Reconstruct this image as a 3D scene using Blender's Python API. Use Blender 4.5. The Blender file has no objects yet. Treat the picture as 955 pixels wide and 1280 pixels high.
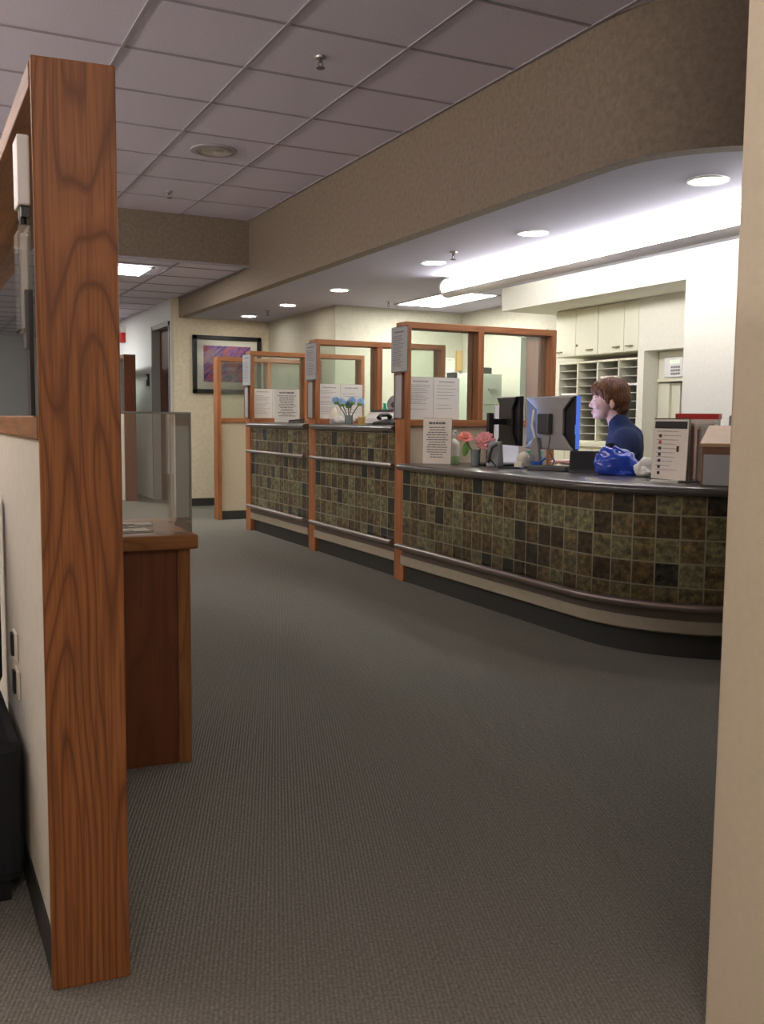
import bpy, bmesh, math, random
from mathutils import Vector, Matrix, noise
PI = math.pi
S = bpy.context.scene
COL = S.collection
K = 0.887            # plan units -> metres (the room is measured in units of 0.887 m)
H = 1.15             # eye height in plan units

# ------------------------------------------------------------------ helpers
def link(o):
    COL.objects.link(o); return o

class MB:
    def __init__(s): s.bm = bmesh.new(); s.uv = s.bm.loops.layers.uv.new('UVMap')
    def box(s, x0, x1, y0, y1, z0, z1):
        v = [s.bm.verts.new((x, y, z)) for z in (z0, z1) for x, y in ((x0, y0), (x1, y0), (x1, y1), (x0, y1))]
        for f in ((3, 2, 1, 0), (4, 5, 6, 7), (0, 1, 5, 4), (1, 2, 6, 5), (2, 3, 7, 6), (3, 0, 4, 7)):
            s.bm.faces.new([v[i] for i in f])
        return v
    def obox(s, c, size, M):
        v = s.box(-size[0]/2, size[0]/2, -size[1]/2, size[1]/2, -size[2]/2, size[2]/2)
        for q in v: q.co = M @ q.co + Vector(c)
    def tube(s, pts, r, n=12, cap=True):
        pts = [Vector(p) for p in pts]; rs = r if isinstance(r, (list, tuple)) else [r]*len(pts)
        rings = []
        t0 = (pts[1]-pts[0]).normalized()
        a = t0.orthogonal().normalized()
        for i, p in enumerate(pts):
            t = (pts[min(i+1, len(pts)-1)]-pts[max(i-1, 0)]).normalized()
            a = (a - t*a.dot(t)).normalized(); b = t.cross(a)
            rings.append([s.bm.verts.new(p+(a*math.cos(2*PI*k/n)+b*math.sin(2*PI*k/n))*rs[i]) for k in range(n)])
        for i in range(len(rings)-1):
            for k in range(n):
                s.bm.faces.new((rings[i][k], rings[i][(k+1) % n], rings[i+1][(k+1) % n], rings[i+1][k]))
        if cap:
            s.bm.faces.new(rings[0][::-1]); s.bm.faces.new(rings[-1])
    def lathe(s, prof, c=(0, 0, 0), n=24, a0=0, a1=2*PI):
        c = Vector(c); full = abs(a1-a0-2*PI) < 1e-6
        m = n if full else n+1
        rings = [[s.bm.verts.new(c+Vector((r*math.cos(a0+(a1-a0)*k/n), r*math.sin(a0+(a1-a0)*k/n), z))) for k in range(m)] for r, z in prof]
        for i in range(len(rings)-1):
            for k in range(n):
                s.bm.faces.new((rings[i][k], rings[i][(k+1) % m], rings[i+1][(k+1) % m], rings[i+1][k]))
    def ell(s, c, r, M=None, u=20, v=12):
        g = bmesh.ops.create_uvsphere(s.bm, u_segments=u, v_segments=v, radius=1)
        for q in g['verts']:
            p = Vector((q.co.x*r[0], q.co.y*r[1], q.co.z*r[2]))
            if M: p = M @ p
            q.co = p+Vector(c)
    def cap(s, a, b, ra, rb, n=16):
        a, b = Vector(a), Vector(b)
        s.ell(a, (ra,)*3, u=n, v=n//2); s.ell(b, (rb,)*3, u=n, v=n//2)
        s.tube([a, b], [ra, rb], n)
    def prism(s, poly, d0, d1, axis='z'):
        def P(a, b, d):
            return {'z': (a, b, d), 'y': (a, d, b), 'x': (d, a, b)}[axis]
        A = [s.bm.verts.new(P(a, b, d0)) for a, b in poly]; B = [s.bm.verts.new(P(a, b, d1)) for a, b in poly]
        n = len(poly)
        s.bm.faces.new(A[::-1]); s.bm.faces.new(B)
        for i in range(n): s.bm.faces.new((A[i], A[(i+1) % n], B[(i+1) % n], B[i]))
    def sweep(s, path, prof, closed=True):
        """path = [(x,y,nx,ny)] ; prof=[(outward offset, z)]; uv = (arc length, z)"""
        L = [0]
        for i in range(1, len(path)): L.append(L[-1]+math.hypot(path[i][0]-path[i-1][0], path[i][1]-path[i-1][1]))
        rows = [[s.bm.verts.new((x+nx*o, y+ny*o, z)) for o, z in prof] for x, y, nx, ny in path]
        m = len(prof)
        for i in range(len(rows)-1):
            for k in range(m if closed else m-1):
                j = (k+1) % m
                f = s.bm.faces.new((rows[i][k], rows[i+1][k], rows[i+1][j], rows[i][j]))
                for l, (uu, kk) in zip(f.loops, ((i, k), (i+1, k), (i+1, j), (i, j))): l[s.uv].uv = (L[uu], prof[kk][1])
        if closed:
            s.bm.faces.new(rows[0]); s.bm.faces.new(rows[-1][::-1])
    def build(s, name, mat, parent=None, smooth=False, bevel=0, loc=None, subd=0, rotz=0):
        bmesh.ops.recalc_face_normals(s.bm, faces=s.bm.faces)
        me = bpy.data.meshes.new(name); s.bm.to_mesh(me); s.bm.free()
        if mat: me.materials.append(mat)
        if smooth:
            for p in me.polygons: p.use_smooth = True
            try: me.set_sharp_from_angle(angle=math.radians(45))
            except Exception: pass
        o = link(bpy.data.objects.new(name, me))
        if parent: o.parent = parent
        if loc: o.location = loc
        o.rotation_euler[2] = rotz
        if bevel:
            b = o.modifiers.new('bevel', 'BEVEL'); b.width = bevel*K; b.segments = 2; b.limit_method = 'ANGLE'; b.angle_limit = math.radians(50)
        return o

def tag(o, label, cat=None, group=None, kind=None):
    o['label'] = label
    if cat: o['category'] = cat
    if group: o['group'] = group
    if kind: o['kind'] = kind
    return o
def thing(name, label, cat, loc=(0, 0, 0), rotz=0, group=None):
    o = link(bpy.data.objects.new(name, None)); o.location = loc; o.rotation_euler = (0, 0, rotz); o.empty_display_size = .1
    return tag(o, label, cat, group)
def struct(o):
    o['kind'] = 'structure'; return o
def bake_remesh(name, mb, mat, voxel, parent=None, smooth_it=6):
    """weld overlapping forms into one continuous skin"""
    o = mb.build(name, mat, parent)
    r = o.modifiers.new('r', 'REMESH'); r.mode = 'VOXEL'; r.voxel_size = voxel; r.use_smooth_shade = True
    sm = o.modifiers.new('s', 'SMOOTH'); sm.iterations = smooth_it; sm.factor = .5
    dg = bpy.context.evaluated_depsgraph_get()
    me = bpy.data.meshes.new_from_object(o.evaluated_get(dg))
    old = o.data; o.modifiers.clear(); o.data = me; bpy.data.meshes.remove(old); me.name = name
    if not me.materials: me.materials.append(mat)
    for p in me.polygons: p.use_smooth = True
    return o

# ------------------------------------------------------------------ materials
class NT:
    def __init__(s, name):
        s.m = bpy.data.materials.new(name); s.m.use_nodes = True; s.t = s.m.node_tree; s.b = s.t.nodes['Principled BSDF']
    def n(s, typ, **k):
        q = s.t.nodes.new(typ)
        for a, v in k.items(): setattr(q, a, v)
        return q
    def l(s, a, b): s.t.links.new(a, b)
    def val(s, sock, v):
        if hasattr(v, 'is_output'): s.l(v, sock)
        else: sock.default_value = v
    def math(s, op, a, b=0.0, c=0.0):
        q = s.n('ShaderNodeMath', operation=op); s.val(q.inputs[0], a); s.val(q.inputs[1], b); s.val(q.inputs[2], c); return q.outputs[0]
    def mix(s, f, a, b):
        q = s.n('ShaderNodeMix', data_type='RGBA'); s.val(q.inputs[0], f); s.val(q.inputs[6], a); s.val(q.inputs[7], b); return q.outputs[2]
    def ramp(s, f, stops):
        q = s.n('ShaderNodeValToRGB'); s.l(f, q.inputs[0]); e = q.color_ramp.elements
        while len(e) < len(stops): e.new(.5)
        for i, (p, c) in enumerate(stops): e[i].position = p; e[i].color = c if len(c) == 4 else (*c, 1)
        return q.outputs[0]
    def coord(s, kind='Object', scale=(1, 1, 1), loc=(0, 0, 0), rot=(0, 0, 0)):
        c = s.n('ShaderNodeTexCoord'); m = s.n('ShaderNodeMapping'); m.inputs['Scale'].default_value = scale
        m.inputs['Location'].default_value = loc; m.inputs['Rotation'].default_value = rot
        s.l(c.outputs[kind], m.inputs[0]); return m.outputs[0]
    def noise(s, v, scale, detail=3, rough=.5, out=0):
        q = s.n('ShaderNodeTexNoise'); s.l(v, q.inputs['Vector']); q.inputs['Scale'].default_value = scale
        q.inputs['Detail'].default_value = detail; q.inputs['Roughness'].default_value = rough; return q.outputs[out]
    def bump(s, h, strength=.2, dist=.005):
        q = s.n('ShaderNodeBump'); q.inputs['Strength'].default_value = strength; q.inputs['Distance'].default_value = dist
        s.l(h, q.inputs['Height']); s.l(q.outputs[0], s.b.inputs['Normal'])

def plain(name, col, rough=.5, metal=0, spec=.5, coat=0, vary=.06, scale=25):
    t = NT(name); v = t.coord(scale=(1, 1, 1)); f = t.noise(v, scale, 3)
    a = tuple(min(1, c*(1-vary)) for c in col)+(1,); b = tuple(min(1, c*(1+vary)) for c in col)+(1,)
    t.l(t.mix(f, a, b), t.b.inputs['Base Color'])
    t.b.inputs['Roughness'].default_value = rough; t.b.inputs['Metallic'].default_value = metal
    t.b.inputs['Specular IOR Level'].default_value = spec; t.b.inputs['Coat Weight'].default_value = coat
    return t.m
def emit(name, col, strength):
    t = NT(name); t.b.inputs['Base Color'].default_value = (.8, .8, .8, 1)
    t.b.inputs['Emission Color'].default_value = (*col, 1); t.b.inputs['Emission Strength'].default_value = strength
    return t.m
def glass(name, tint=(.95, .97, .95), op=.06):
    t = NT(name); out = t.t.nodes['Material Output']
    tr = t.n('ShaderNodeBsdfTransparent'); tr.inputs[0].default_value = (*tint, 1)
    gl = t.n('ShaderNodeBsdfGlossy'); gl.inputs['Roughness'].default_value = .03; gl.inputs[0].default_value = (1, 1, 1, 1)
    fr = t.n('ShaderNodeFresnel'); fr.inputs[0].default_value = 1.5
    df = t.n('ShaderNodeBsdfDiffuse'); df.inputs[0].default_value = (.75, .75, .72, 1)
    m1 = t.n('ShaderNodeMixShader'); m1.inputs[0].default_value = op; t.l(tr.outputs[0], m1.inputs[1]); t.l(df.outputs[0], m1.inputs[2])
    m2 = t.n('ShaderNodeMixShader'); t.l(fr.outputs[0], m2.inputs[0]); t.l(m1.outputs[0], m2.inputs[1]); t.l(gl.outputs[0], m2.inputs[2])
    t.l(m2.outputs[0], out.inputs[0]); return t.m
def oak(name, axis, light=(.36, .165, .062), dark=(.135, .046, .016), ring=9, big=5.0, off=(0, 0, 0)):
    t = NT(name)
    sc = [1, 1, 1]; sc['xyz'.index(axis)] = .11
    v = t.coord(scale=tuple(sc), loc=off)
    n1 = t.noise(v, big, 1.5, .45)
    r = t.math('FRACT', t.math('MULTIPLY', n1, ring))
    line = t.ramp(r, [(0, (.0, .0, .0)), (.16, (.75,)*3), (.6, (1,)*3), (.9, (.55,)*3), (1, (0, 0, 0))])
    sc2 = [1, 1, 1]; sc2['xyz'.index(axis)] = .025
    v2 = t.coord(scale=tuple(sc2)); n2 = t.noise(v2, 160, 3, .6)
    pores = t.ramp(n2, [(.36, (.3,)*3), (.56, (1,)*3)])
    mk = t.math('MULTIPLY', line, pores); mk = t.math('ADD', t.math('MULTIPLY', mk, .85), .08)
    c = t.mix(mk, (*dark, 1), (*light, 1))
    n3 = t.noise(t.coord(), 3, 2)
    c = t.mix(t.math('MULTIPLY', n3, .35), c, (light[0]*1.15, light[1]*.95, light[2]*.8, 1))
    t.l(c, t.b.inputs['Base Color']); t.b.inputs['Roughness'].default_value = .5; t.b.inputs['Specular IOR Level'].default_value = .35
    t.bump(pores, .12, .002); return t.m
def wallpaper(name, a, b, scale=30, rough=.8, bump=.15):
    t = NT(name); v = t.coord(); n = t.noise(v, scale, 5, .65); n2 = t.noise(v, scale*.13, 3)
    f = t.ramp(n, [(.3, (0, 0, 0)), (.7, (1, 1, 1))])
    c = t.mix(f, (*a, 1), (*b, 1)); c = t.mix(t.math('MULTIPLY', n2, .3), c, (*a, 1))
    t.l(c, t.b.inputs['Base Color']); t.b.inputs['Roughness'].default_value = rough; t.bump(n, bump, .004); return t.m

M = {}
# woods
M['oak_post'] = oak('oak_near_post', 'z', light=(.34, .135, .042), dark=(.075, .022, .008), ring=17, big=8.0, off=(.3, .1, .55))
for ax in 'xyz':
    M['oak_'+ax] = oak('oak_'+ax, ax, light=(.42, .175, .068), dark=(.22, .08, .03), ring=6, big=9)
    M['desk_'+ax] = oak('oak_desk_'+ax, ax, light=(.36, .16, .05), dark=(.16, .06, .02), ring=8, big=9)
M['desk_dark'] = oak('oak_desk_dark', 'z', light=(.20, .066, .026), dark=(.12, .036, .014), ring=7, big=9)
M['door_wood'] = oak('door_wood', 'z', light=(.15, .07, .05), dark=(.08, .035, .025), ring=5, big=5)
# room surfaces
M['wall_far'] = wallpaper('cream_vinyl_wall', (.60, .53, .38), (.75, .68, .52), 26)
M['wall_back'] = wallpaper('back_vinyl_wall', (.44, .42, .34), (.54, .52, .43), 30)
M['wall_desk'] = wallpaper('cream_paint_wall', (.74, .72, .60), (.80, .78, .67), 40, bump=.05)
M['wall_white'] = wallpaper('white_paint_wall', (.80, .83, .84), (.86, .88, .89), 40, bump=.05)
M['wall_near'] = wallpaper('near_wall_vinyl', (.80, .70, .53), (.86, .76, .59), 60, bump=.08)
M['bulkhead'] = wallpaper('bulkhead_vinyl', (.20, .155, .12), (.31, .25, .19), 34, bump=.25)
M['soffit'] = wallpaper('soffit_lilac_cast', (.43, .415, .52), (.47, .455, .56), 60, bump=.05)  # lilac cast of the light is put into the soffit colour
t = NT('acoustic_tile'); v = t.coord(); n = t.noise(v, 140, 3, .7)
t.l(t.ramp(n, [(.3, (.62, .58, .70)), (.5, (.76, .71, .85)), (.8, (.80, .75, .89))]), t.b.inputs['Base Color']); t.b.inputs['Roughness'].default_value = .95; t.bump(n, .2, .004)  # tiles tinted lilac to carry the colour cast of the light
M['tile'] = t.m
M['grid'] = plain('ceiling_grid_paint', (.40, .37, .42), .9, spec=.1)
# carpet: fine ribbed loop pile, flecked
t = NT('carpet'); v = t.coord(rot=(0, 0, .35)); n = t.noise(v, 130, 4, .8); n2 = t.noise(v, 1.2, 3); n4 = t.noise(v, 420, 2, .8)
w = t.n('ShaderNodeTexWave'); t.l(v, w.inputs[0]); w.inputs['Scale'].default_value = 36; w.inputs['Distortion'].default_value = 2.2; w.inputs['Detail'].default_value = 2; w.inputs['Detail Scale'].default_value = 4
c = t.ramp(n, [(.3, (.14, .13, .11)), (.5, (.27, .25, .21)), (.7, (.42, .385, .32))])
c = t.mix(t.math('MULTIPLY', n2, .3), c, (.19, .225, .21, 1))
c = t.mix(t.math('MULTIPLY', w.outputs['Fac'], .35), c, (.12, .11, .10, 1))
t.l(c, t.b.inputs['Base Color']); t.b.inputs['Roughness'].default_value = 1; t.b.inputs['Specular IOR Level'].default_value = .05
t.bump(t.math('ADD', w.outputs['Fac'], n4), .5, .006); M['carpet'] = t.m
M['base_rubber'] = plain('black_rubber_base', (.035, .035, .032), .5)
# counter tile: square mottled slate tiles, light joints; pattern follows the counter face (uv = run, height)
def tilemat():
    t = NT('counter_tile'); uv = t.n('ShaderNodeTexCoord').outputs['UV']; sp = t.n('ShaderNodeSeparateXYZ'); t.l(uv, sp.inputs[0])
    T = .117
    def cell(a, off):
        q = t.math('DIVIDE', t.math('ADD', a, off), T); return t.math('FLOOR', q), t.math('FRACT', q)
    cu, fu = cell(sp.outputs[0], 0.0); cz, fz = cell(sp.outputs[1], .001)
    ed = t.math('MINIMUM', t.math('MINIMUM', fu, t.math('SUBTRACT', 1, fu)), t.math('MINIMUM', fz, t.math('SUBTRACT', 1, fz)))
    gm = t.math('GREATER_THAN', ed, .032)
    cb = t.n('ShaderNodeCombineXYZ'); t.l(cu, cb.inputs[0]); t.l(cz, cb.inputs[1])
    wn = t.n('ShaderNodeTexWhiteNoise', noise_dimensions='2D'); t.l(cb.outputs[0], wn.inputs['Vector'])
    base = t.ramp(wn.outputs['Value'], [(0, (.02, .024, .02)), (.08, (.045, .032, .018)), (.35, (.10, .066, .030)), (.6, (.135, .105, .05)), (.85, (.145, .135, .07)), (1, (.17, .165, .09))])
    cb2 = t.n('ShaderNodeVectorMath', operation='MULTIPLY_ADD'); t.l(cb.outputs[0], cb2.inputs[0]); cb2.inputs[1].default_value = (7.3, 3.1, 5); t.l(uv, cb2.inputs[2])
    nn = t.noise(cb2.outputs[0], 26, 5, .65)
    mot = t.ramp(nn, [(.34, (.3,)*3), (.5, (.85,)*3), (.66, (1.9, 1.7, 1.35))])
    mm = t.n('ShaderNodeMix', data_type='RGBA', blend_type='MULTIPLY'); mm.inputs[0].default_value = 1; t.l(base, mm.inputs[6]); t.l(mot, mm.inputs[7])
    c = t.mix(gm, (.22, .20, .13, 1), mm.outputs[2]); t.l(c, t.b.inputs['Base Color'])
    t.l(t.math('SUBTRACT', .75, t.math('MULTIPLY', gm, .5)), t.b.inputs['Roughness'])
    t.bump(t.math('ADD', t.math('MULTIPLY', gm, 1.0), t.math('MULTIPLY', nn, .35)), .5, .004); return t.m
M['tilework'] = tilemat()
M['laminate'] = plain('dark_laminate', (.085, .075, .07), .28, coat=.3, vary=.3, scale=90)
M['bronze'] = plain('bronze_rail', (.30, .25, .22), .32, metal=.75)
M['bronze_dark'] = plain('bronze_band', (.13, .105, .085), .5, metal=.2)
M['stone'] = plain('pale_strip', (.40, .35, .26), .6, vary=.12)
# fixtures and objects
M['tube_glow'] = emit('tube_diffuser', (1.0, .985, .95), 13)
M['dl_glow'] = emit('downlight_glow', (1.0, .93, .82), 42)
M['tr_glow'] = emit('troffer_glow', (1.0, .98, .93), 26)
M['tr_glow2'] = emit('waiting_tube_glow', (1.0, .91, .83), 22)
M['white'] = plain('white_enamel', (.78, .77, .74), .4)
M['white_matte'] = plain('white_matte', (.80, .79, .76), .8)
M['paper'] = plain('paper', (.80, .78, .73), .85, vary=.03)
M['paper_pink'] = plain('cream_paper', (.82, .75, .67), .85, vary=.03)
M['paper_grey'] = plain('grey_paper', (.38, .385, .40), .8, vary=.04)
M['ink'] = plain('ink', (.16, .15, .16), .8)
M['ink_soft'] = plain('soft_ink', (.42, .39, .38), .8)
M['ink_black'] = plain('black_ink', (.03, .025, .025), .7)
M['ink_red'] = plain('red_ink', (.5, .05, .04), .7)
M['black'] = plain('black_plastic', (.012, .012, .014), .4)
M['black_soft'] = plain('black_fabric', (.010, .010, .014), .9)
M['dark_grey'] = plain('dark_grey_plastic', (.06, .06, .065), .45)
M['silver'] = plain('silver_plastic', (.32, .31, .30), .45, metal=.1)
M['grey'] = plain('grey_plastic', (.25, .25, .26), .5)
M['screen'] = emit('screen_glow', (.45, .55, 1.0), 2.4)
M['blue_edge'] = emit('blue_lit_bezel', (.10, .22, .85), .45); M['blue_edge'].node_tree.nodes['Principled BSDF'].inputs['Base Color'].default_value = (.05, .10, .35, 1)  # blue light on the bezel edge, put in as emission
M['slot'] = plain('slot_shelf', (.42, .41, .36), .6)
M['cabinet'] = plain('cream_laminate', (.73, .72, .56), .5, vary=.03)
M['cabinet_shade'] = plain('shaded_back_board', (.07, .065, .06), .7)  # shadow inside the mail sorter painted into its back board
M['file_green'] = plain('pale_green_metal', (.42, .47, .38), .5)
M['brass'] = plain('dull_brass', (.28, .22, .13), .4, metal=.8)
M['frame_black'] = plain('frame_black', (.008, .008, .008), .35)
M['mat_board'] = plain('mat_board', (.78, .78, .70), .8, vary=.02)
M['steel'] = plain('steel', (.4, .4, .4), .35, metal=.9)
M['red'] = plain('red_plastic', (.55, .02, .02), .4)
M['blue_bag'] = plain('blue_plastic_film', (.02, .07, .55), .18, coat=.6, vary=.4)
M['blue'] = plain('blue_plastic', (.03, .14, .6), .35)
M['green'] = plain('green_plastic', (.03, .42, .22), .4)
M['yellow'] = plain('yellow_plastic', (.75, .6, .1), .4)
M['purple'] = plain('purple_plastic', (.32, .12, .5), .4)
M['ochre'] = plain('ochre_cup', (.55, .36, .12), .5)
M['petal_pink'] = plain('pink_petals', (.85, .36, .38), .7, vary=.25)
M['petal_salmon'] = plain('salmon_petals', (.85, .30, .24), .7, vary=.2)
M['petal_blue'] = plain('blue_petals', (.36, .55, .85), .7, vary=.3)
M['leaf'] = plain('green_leaf', (.20, .38, .08), .6)
M['stem'] = plain('dark_stem', (.06, .09, .03), .6)
M['teal_glass'] = glass('teal_glass', (.35, .66, .78), .25)
M['soap_green'] = plain('soap_green_label', (.42, .60, .28), .4, vary=.2)
M['ivory'] = plain('ivory_plastic', (.80, .76, .62), .35)
M['box_wood'] = plain('suggestion_box_wood', (.50, .33, .18), .5, vary=.12)
M['box_wood_dark'] = plain('suggestion_box_side', (.20, .09, .05), .5, vary=.12)
M['skin'] = plain('skin', (.72, .44, .34), .5, vary=.05)
M['eye'] = plain('eye_white', (.7, .68, .66), .3)
M['iris'] = plain('iris', (.05, .04, .03), .3)
M['lips'] = plain('lips', (.55, .22, .19), .5)
t = NT('auburn_hair'); v = t.coord(scale=(1, 1, .25)); n = t.noise(v, 70, 3, .7)
t.l(t.ramp(n, [(.3, (.055, .020, .008)), (.6, (.17, .062, .022)), (.8, (.26, .11, .045))]), t.b.inputs['Base Color']); t.b.inputs['Roughness'].default_value = .42; t.bump(n, .6, .006); M['hair'] = t.m
M['navy'] = plain('navy_knit', (.018, .032, .095), .95, vary=.35, scale=60)
M['trouser'] = plain('dark_trousers', (.03, .03, .035), .9)
M['fabric_beige'] = wallpaper('panel_fabric', (.52, .44, .31), (.62, .53, .39), 90)
M['panel_cream'] = wallpaper('partition_vinyl', (.66, .62, .52), (.74, .70, .60), 30, bump=.1)
M['glass'] = glass('partition_glass', (.90, .94, .90), .05)
M['clear_glass'] = glass('picture_glass', (1, 1, 1), .0)
M['acrylic'] = glass('acrylic', (.99, .99, .98), .04)
M['acrylic_edge'] = glass('acrylic_edge', (.55, .57, .50), .35)
M['lens'] = glass('clear_plastic', (.93, .93, .92), .15)
M['door_metal'] = plain('grey_door_frame', (.26, .25, .23), .5)
M['green_lcd'] = emit('lcd', (.25, .55, .08), .5)
M['dark_room'] = plain('dark_room_shade', (.10, .08, .07), .9)  # darkness of the unlit side room put into its wall colour
M['vent'] = plain('speaker_grille', (.62, .56, .50), .6)

# ------------------------------------------------------------------ paths
XB, YA, R = 3.15, 4.05, .80          # counter face line, start of curve, curve radius
def front_path(x0, y_from, x_to, yc=YA, r=R, n=14, split=1):
    """runs down -Y along x=x0, turns a quarter circle, then runs +X; normals point to the aisle"""
    p = [(x0, y_from+(yc-y_from)*i/split, -1, 0) for i in range(split)]
    for i in range(n+1):
        a = PI/2*i/n; p.append((x0+r*(1-math.cos(a)), yc-r*math.sin(a), -math.cos(a), -math.sin(a)))
    p.append((x_to, yc-r, 0, -1)); return p

# ------------------------------------------------------------------ room shell
b = MB(); b.box(-4, 8.2, -4, 20.2, -.05, 0); struct(b.build('floor', M['carpet']))
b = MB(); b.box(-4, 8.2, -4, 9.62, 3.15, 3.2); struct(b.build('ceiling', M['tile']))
b = MB()
for k in range(-7, 4): x = 1.13+.69*k; b.box(x-.010, x+.010, -4, 9.6, 3.143, 3.151)
for k in range(-14, 7): y = 5.5+.69*k; b.box(-4, 3.4, y-.010, y+.010, 3.145, 3.151)
struct(b.build('trim_1', M['grid']))
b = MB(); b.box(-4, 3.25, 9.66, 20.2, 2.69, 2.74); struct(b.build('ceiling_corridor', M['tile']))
b = MB()
for k in range(-7, 4): x = 1.13+.69*k; b.box(x-.013, x+.013, 9.7, 20, 2.683, 2.691)
for k in range(0, 14): y = 9.95+.69*k; b.box(-4, 3.2, y-.013, y+.013, 2.684, 2.691)
struct(b.build('trim_2', M['grid']))
# soffit over the reception desks, with its curved corner
bp = front_path(3.215, 12.6, 8.2, 4.07, .8, 20)
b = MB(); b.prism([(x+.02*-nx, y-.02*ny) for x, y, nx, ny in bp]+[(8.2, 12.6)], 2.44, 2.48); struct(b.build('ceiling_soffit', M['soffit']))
b = MB(); b.sweep(bp, [(0, 2.437), (0, 3.16), (-.1, 3.16), (-.1, 2.437)]); struct(b.build('wall_bulkhead', M['bulkhead'], smooth=True))
b = MB(); b.box(-4, 3.215, 9.62, 9.66, 2.692, 3.16); struct(b.build('wall_cross_bulkhead', M['bulkhead']))
b = MB(); b.box(-4, 3.215, 9.60, 9.625, 2.68, 2.70); struct(b.build('trim_3', M['grid']))
# far walls
b = MB(); b.box(3.15, 4.43, 12.45, 12.6, 0, 2.72); struct(b.build('wall_far', M['wall_far']))
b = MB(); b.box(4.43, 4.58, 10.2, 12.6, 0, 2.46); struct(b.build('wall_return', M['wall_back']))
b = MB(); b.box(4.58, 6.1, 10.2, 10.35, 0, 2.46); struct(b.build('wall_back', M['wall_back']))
b = MB(); b.box(3.16, 4.43, 12.43, 12.452, 0, .1); struct(b.build('baseboard_far', M['base_rubber']))
b = MB()
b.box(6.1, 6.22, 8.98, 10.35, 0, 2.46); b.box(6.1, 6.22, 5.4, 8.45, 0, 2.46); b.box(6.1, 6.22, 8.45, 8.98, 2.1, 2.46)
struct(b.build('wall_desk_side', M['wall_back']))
b = MB(); b.box(6.22, 7.6, 8.2, 8.22, 0, 2.46); b.box(6.22, 7.6, 9.5, 9.52, 0, 2.46); b.box(7.6, 7.62, 8.2, 9.52, 0, 2.46); struct(b.build('wall_side_room', M['dark_room']))
# door beside the files
d = link(bpy.data.objects.new('door_1', None)); d.location = (6.1, 8.45, 0); struct(d)
b = MB(); b.box(-.015, .12, .47, .53, 0, 2.1); b.box(-.015, .12, 0, .06, 0, 2.1); b.box(-.015, .12, 0, .53, 2.06, 2.12); b.build('door_frame', M['file_green'], d)
b = MB(); b.box(.06, .10, .24, .47, .01, 2.06); b.build('door_leaf', M['door_wood'], d)
# wall with the key cupboard opening, and the pillar
b = MB()
b.box(5.77, 6.1, 6.58, 6.66, 0, 2.24); b.box(5.77, 6.1, 5.61, 6.08, 0, 2.24); b.box(5.77, 6.1, 6.08, 6.58, 1.765, 2.24)
struct(b.build('wall_opening', M['wall_desk']))
b = MB(); b.box(5.3, 6.1, 3.3, 5.61, 0, 2.46); struct(b.build('wall_pillar', M['wall_desk']))
b = MB(); b.box(5.3, 6.1, 5.61, 8.11, 2.22, 2.45); struct(b.build('wall_box_bulkhead', M['wall_desk']))
# corridor
b = MB()
b.box(3.15, 3.3, 12.6, 12.66, 0, 2.72); b.box(3.15, 3.3, 13.67, 20.2, 0, 2.72); b.box(3.15, 3.3, 12.66, 13.67, 2.40, 2.72)
struct(b.build('wall_corridor', M['wall_white']))
d = link(bpy.data.objects.new('door_2', None)); d.location = (3.15, 12.66, 0); struct(d)
b = MB(); b.box(-.015, .14, 0, .05, 0, 2.4); b.box(-.015, .14, .96, 1.01, 0, 2.4); b.box(-.015, .14, 0, 1.01, 2.35, 2.41); b.build('door_frame', M['door_metal'], d)
b = MB(); b.box(.095, .14, .05, .96, .01, 2.35); dl = b.build('door_leaf', M['door_wood'], d)
b = MB(); b.tube([(.095, .18, 1.1), (.05, .18, 1.1), (.05, .30, 1.1)], .012, 8); b.build('door_handle', M['steel'], dl, smooth=True)
b = MB(); b.box(-4, 3.3, 20, 20.2, 0, 2.72); struct(b.build('wall_corridor_end', M['wall_white']))
# shell out of frame
b = MB(); b.box(-4.1, -4, -4, 20.2, 0, 3.2); struct(b.build('wall_left', M['wall_near']))
b = MB(); b.box(-4, 8.2, -4.1, -4, 0, 3.2); struct(b.build('wall_behind', M['wall_near']))
b = MB(); b.box(8.1, 8.2, -4, 12.6, 0, 3.2); struct(b.build('wall_far_right', M['wall_desk']))
b = MB(); b.box(6.22, 8.1, 12.5, 12.6, 0, 2.5); struct(b.build('wall_desk_end', M['wall_desk']))
b = MB(); b.box(1.335, 1.5, -4, 1.29, 0, 3.15); struct(b.build('wall_right', M['wall_near'], bevel=.006))

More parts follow.
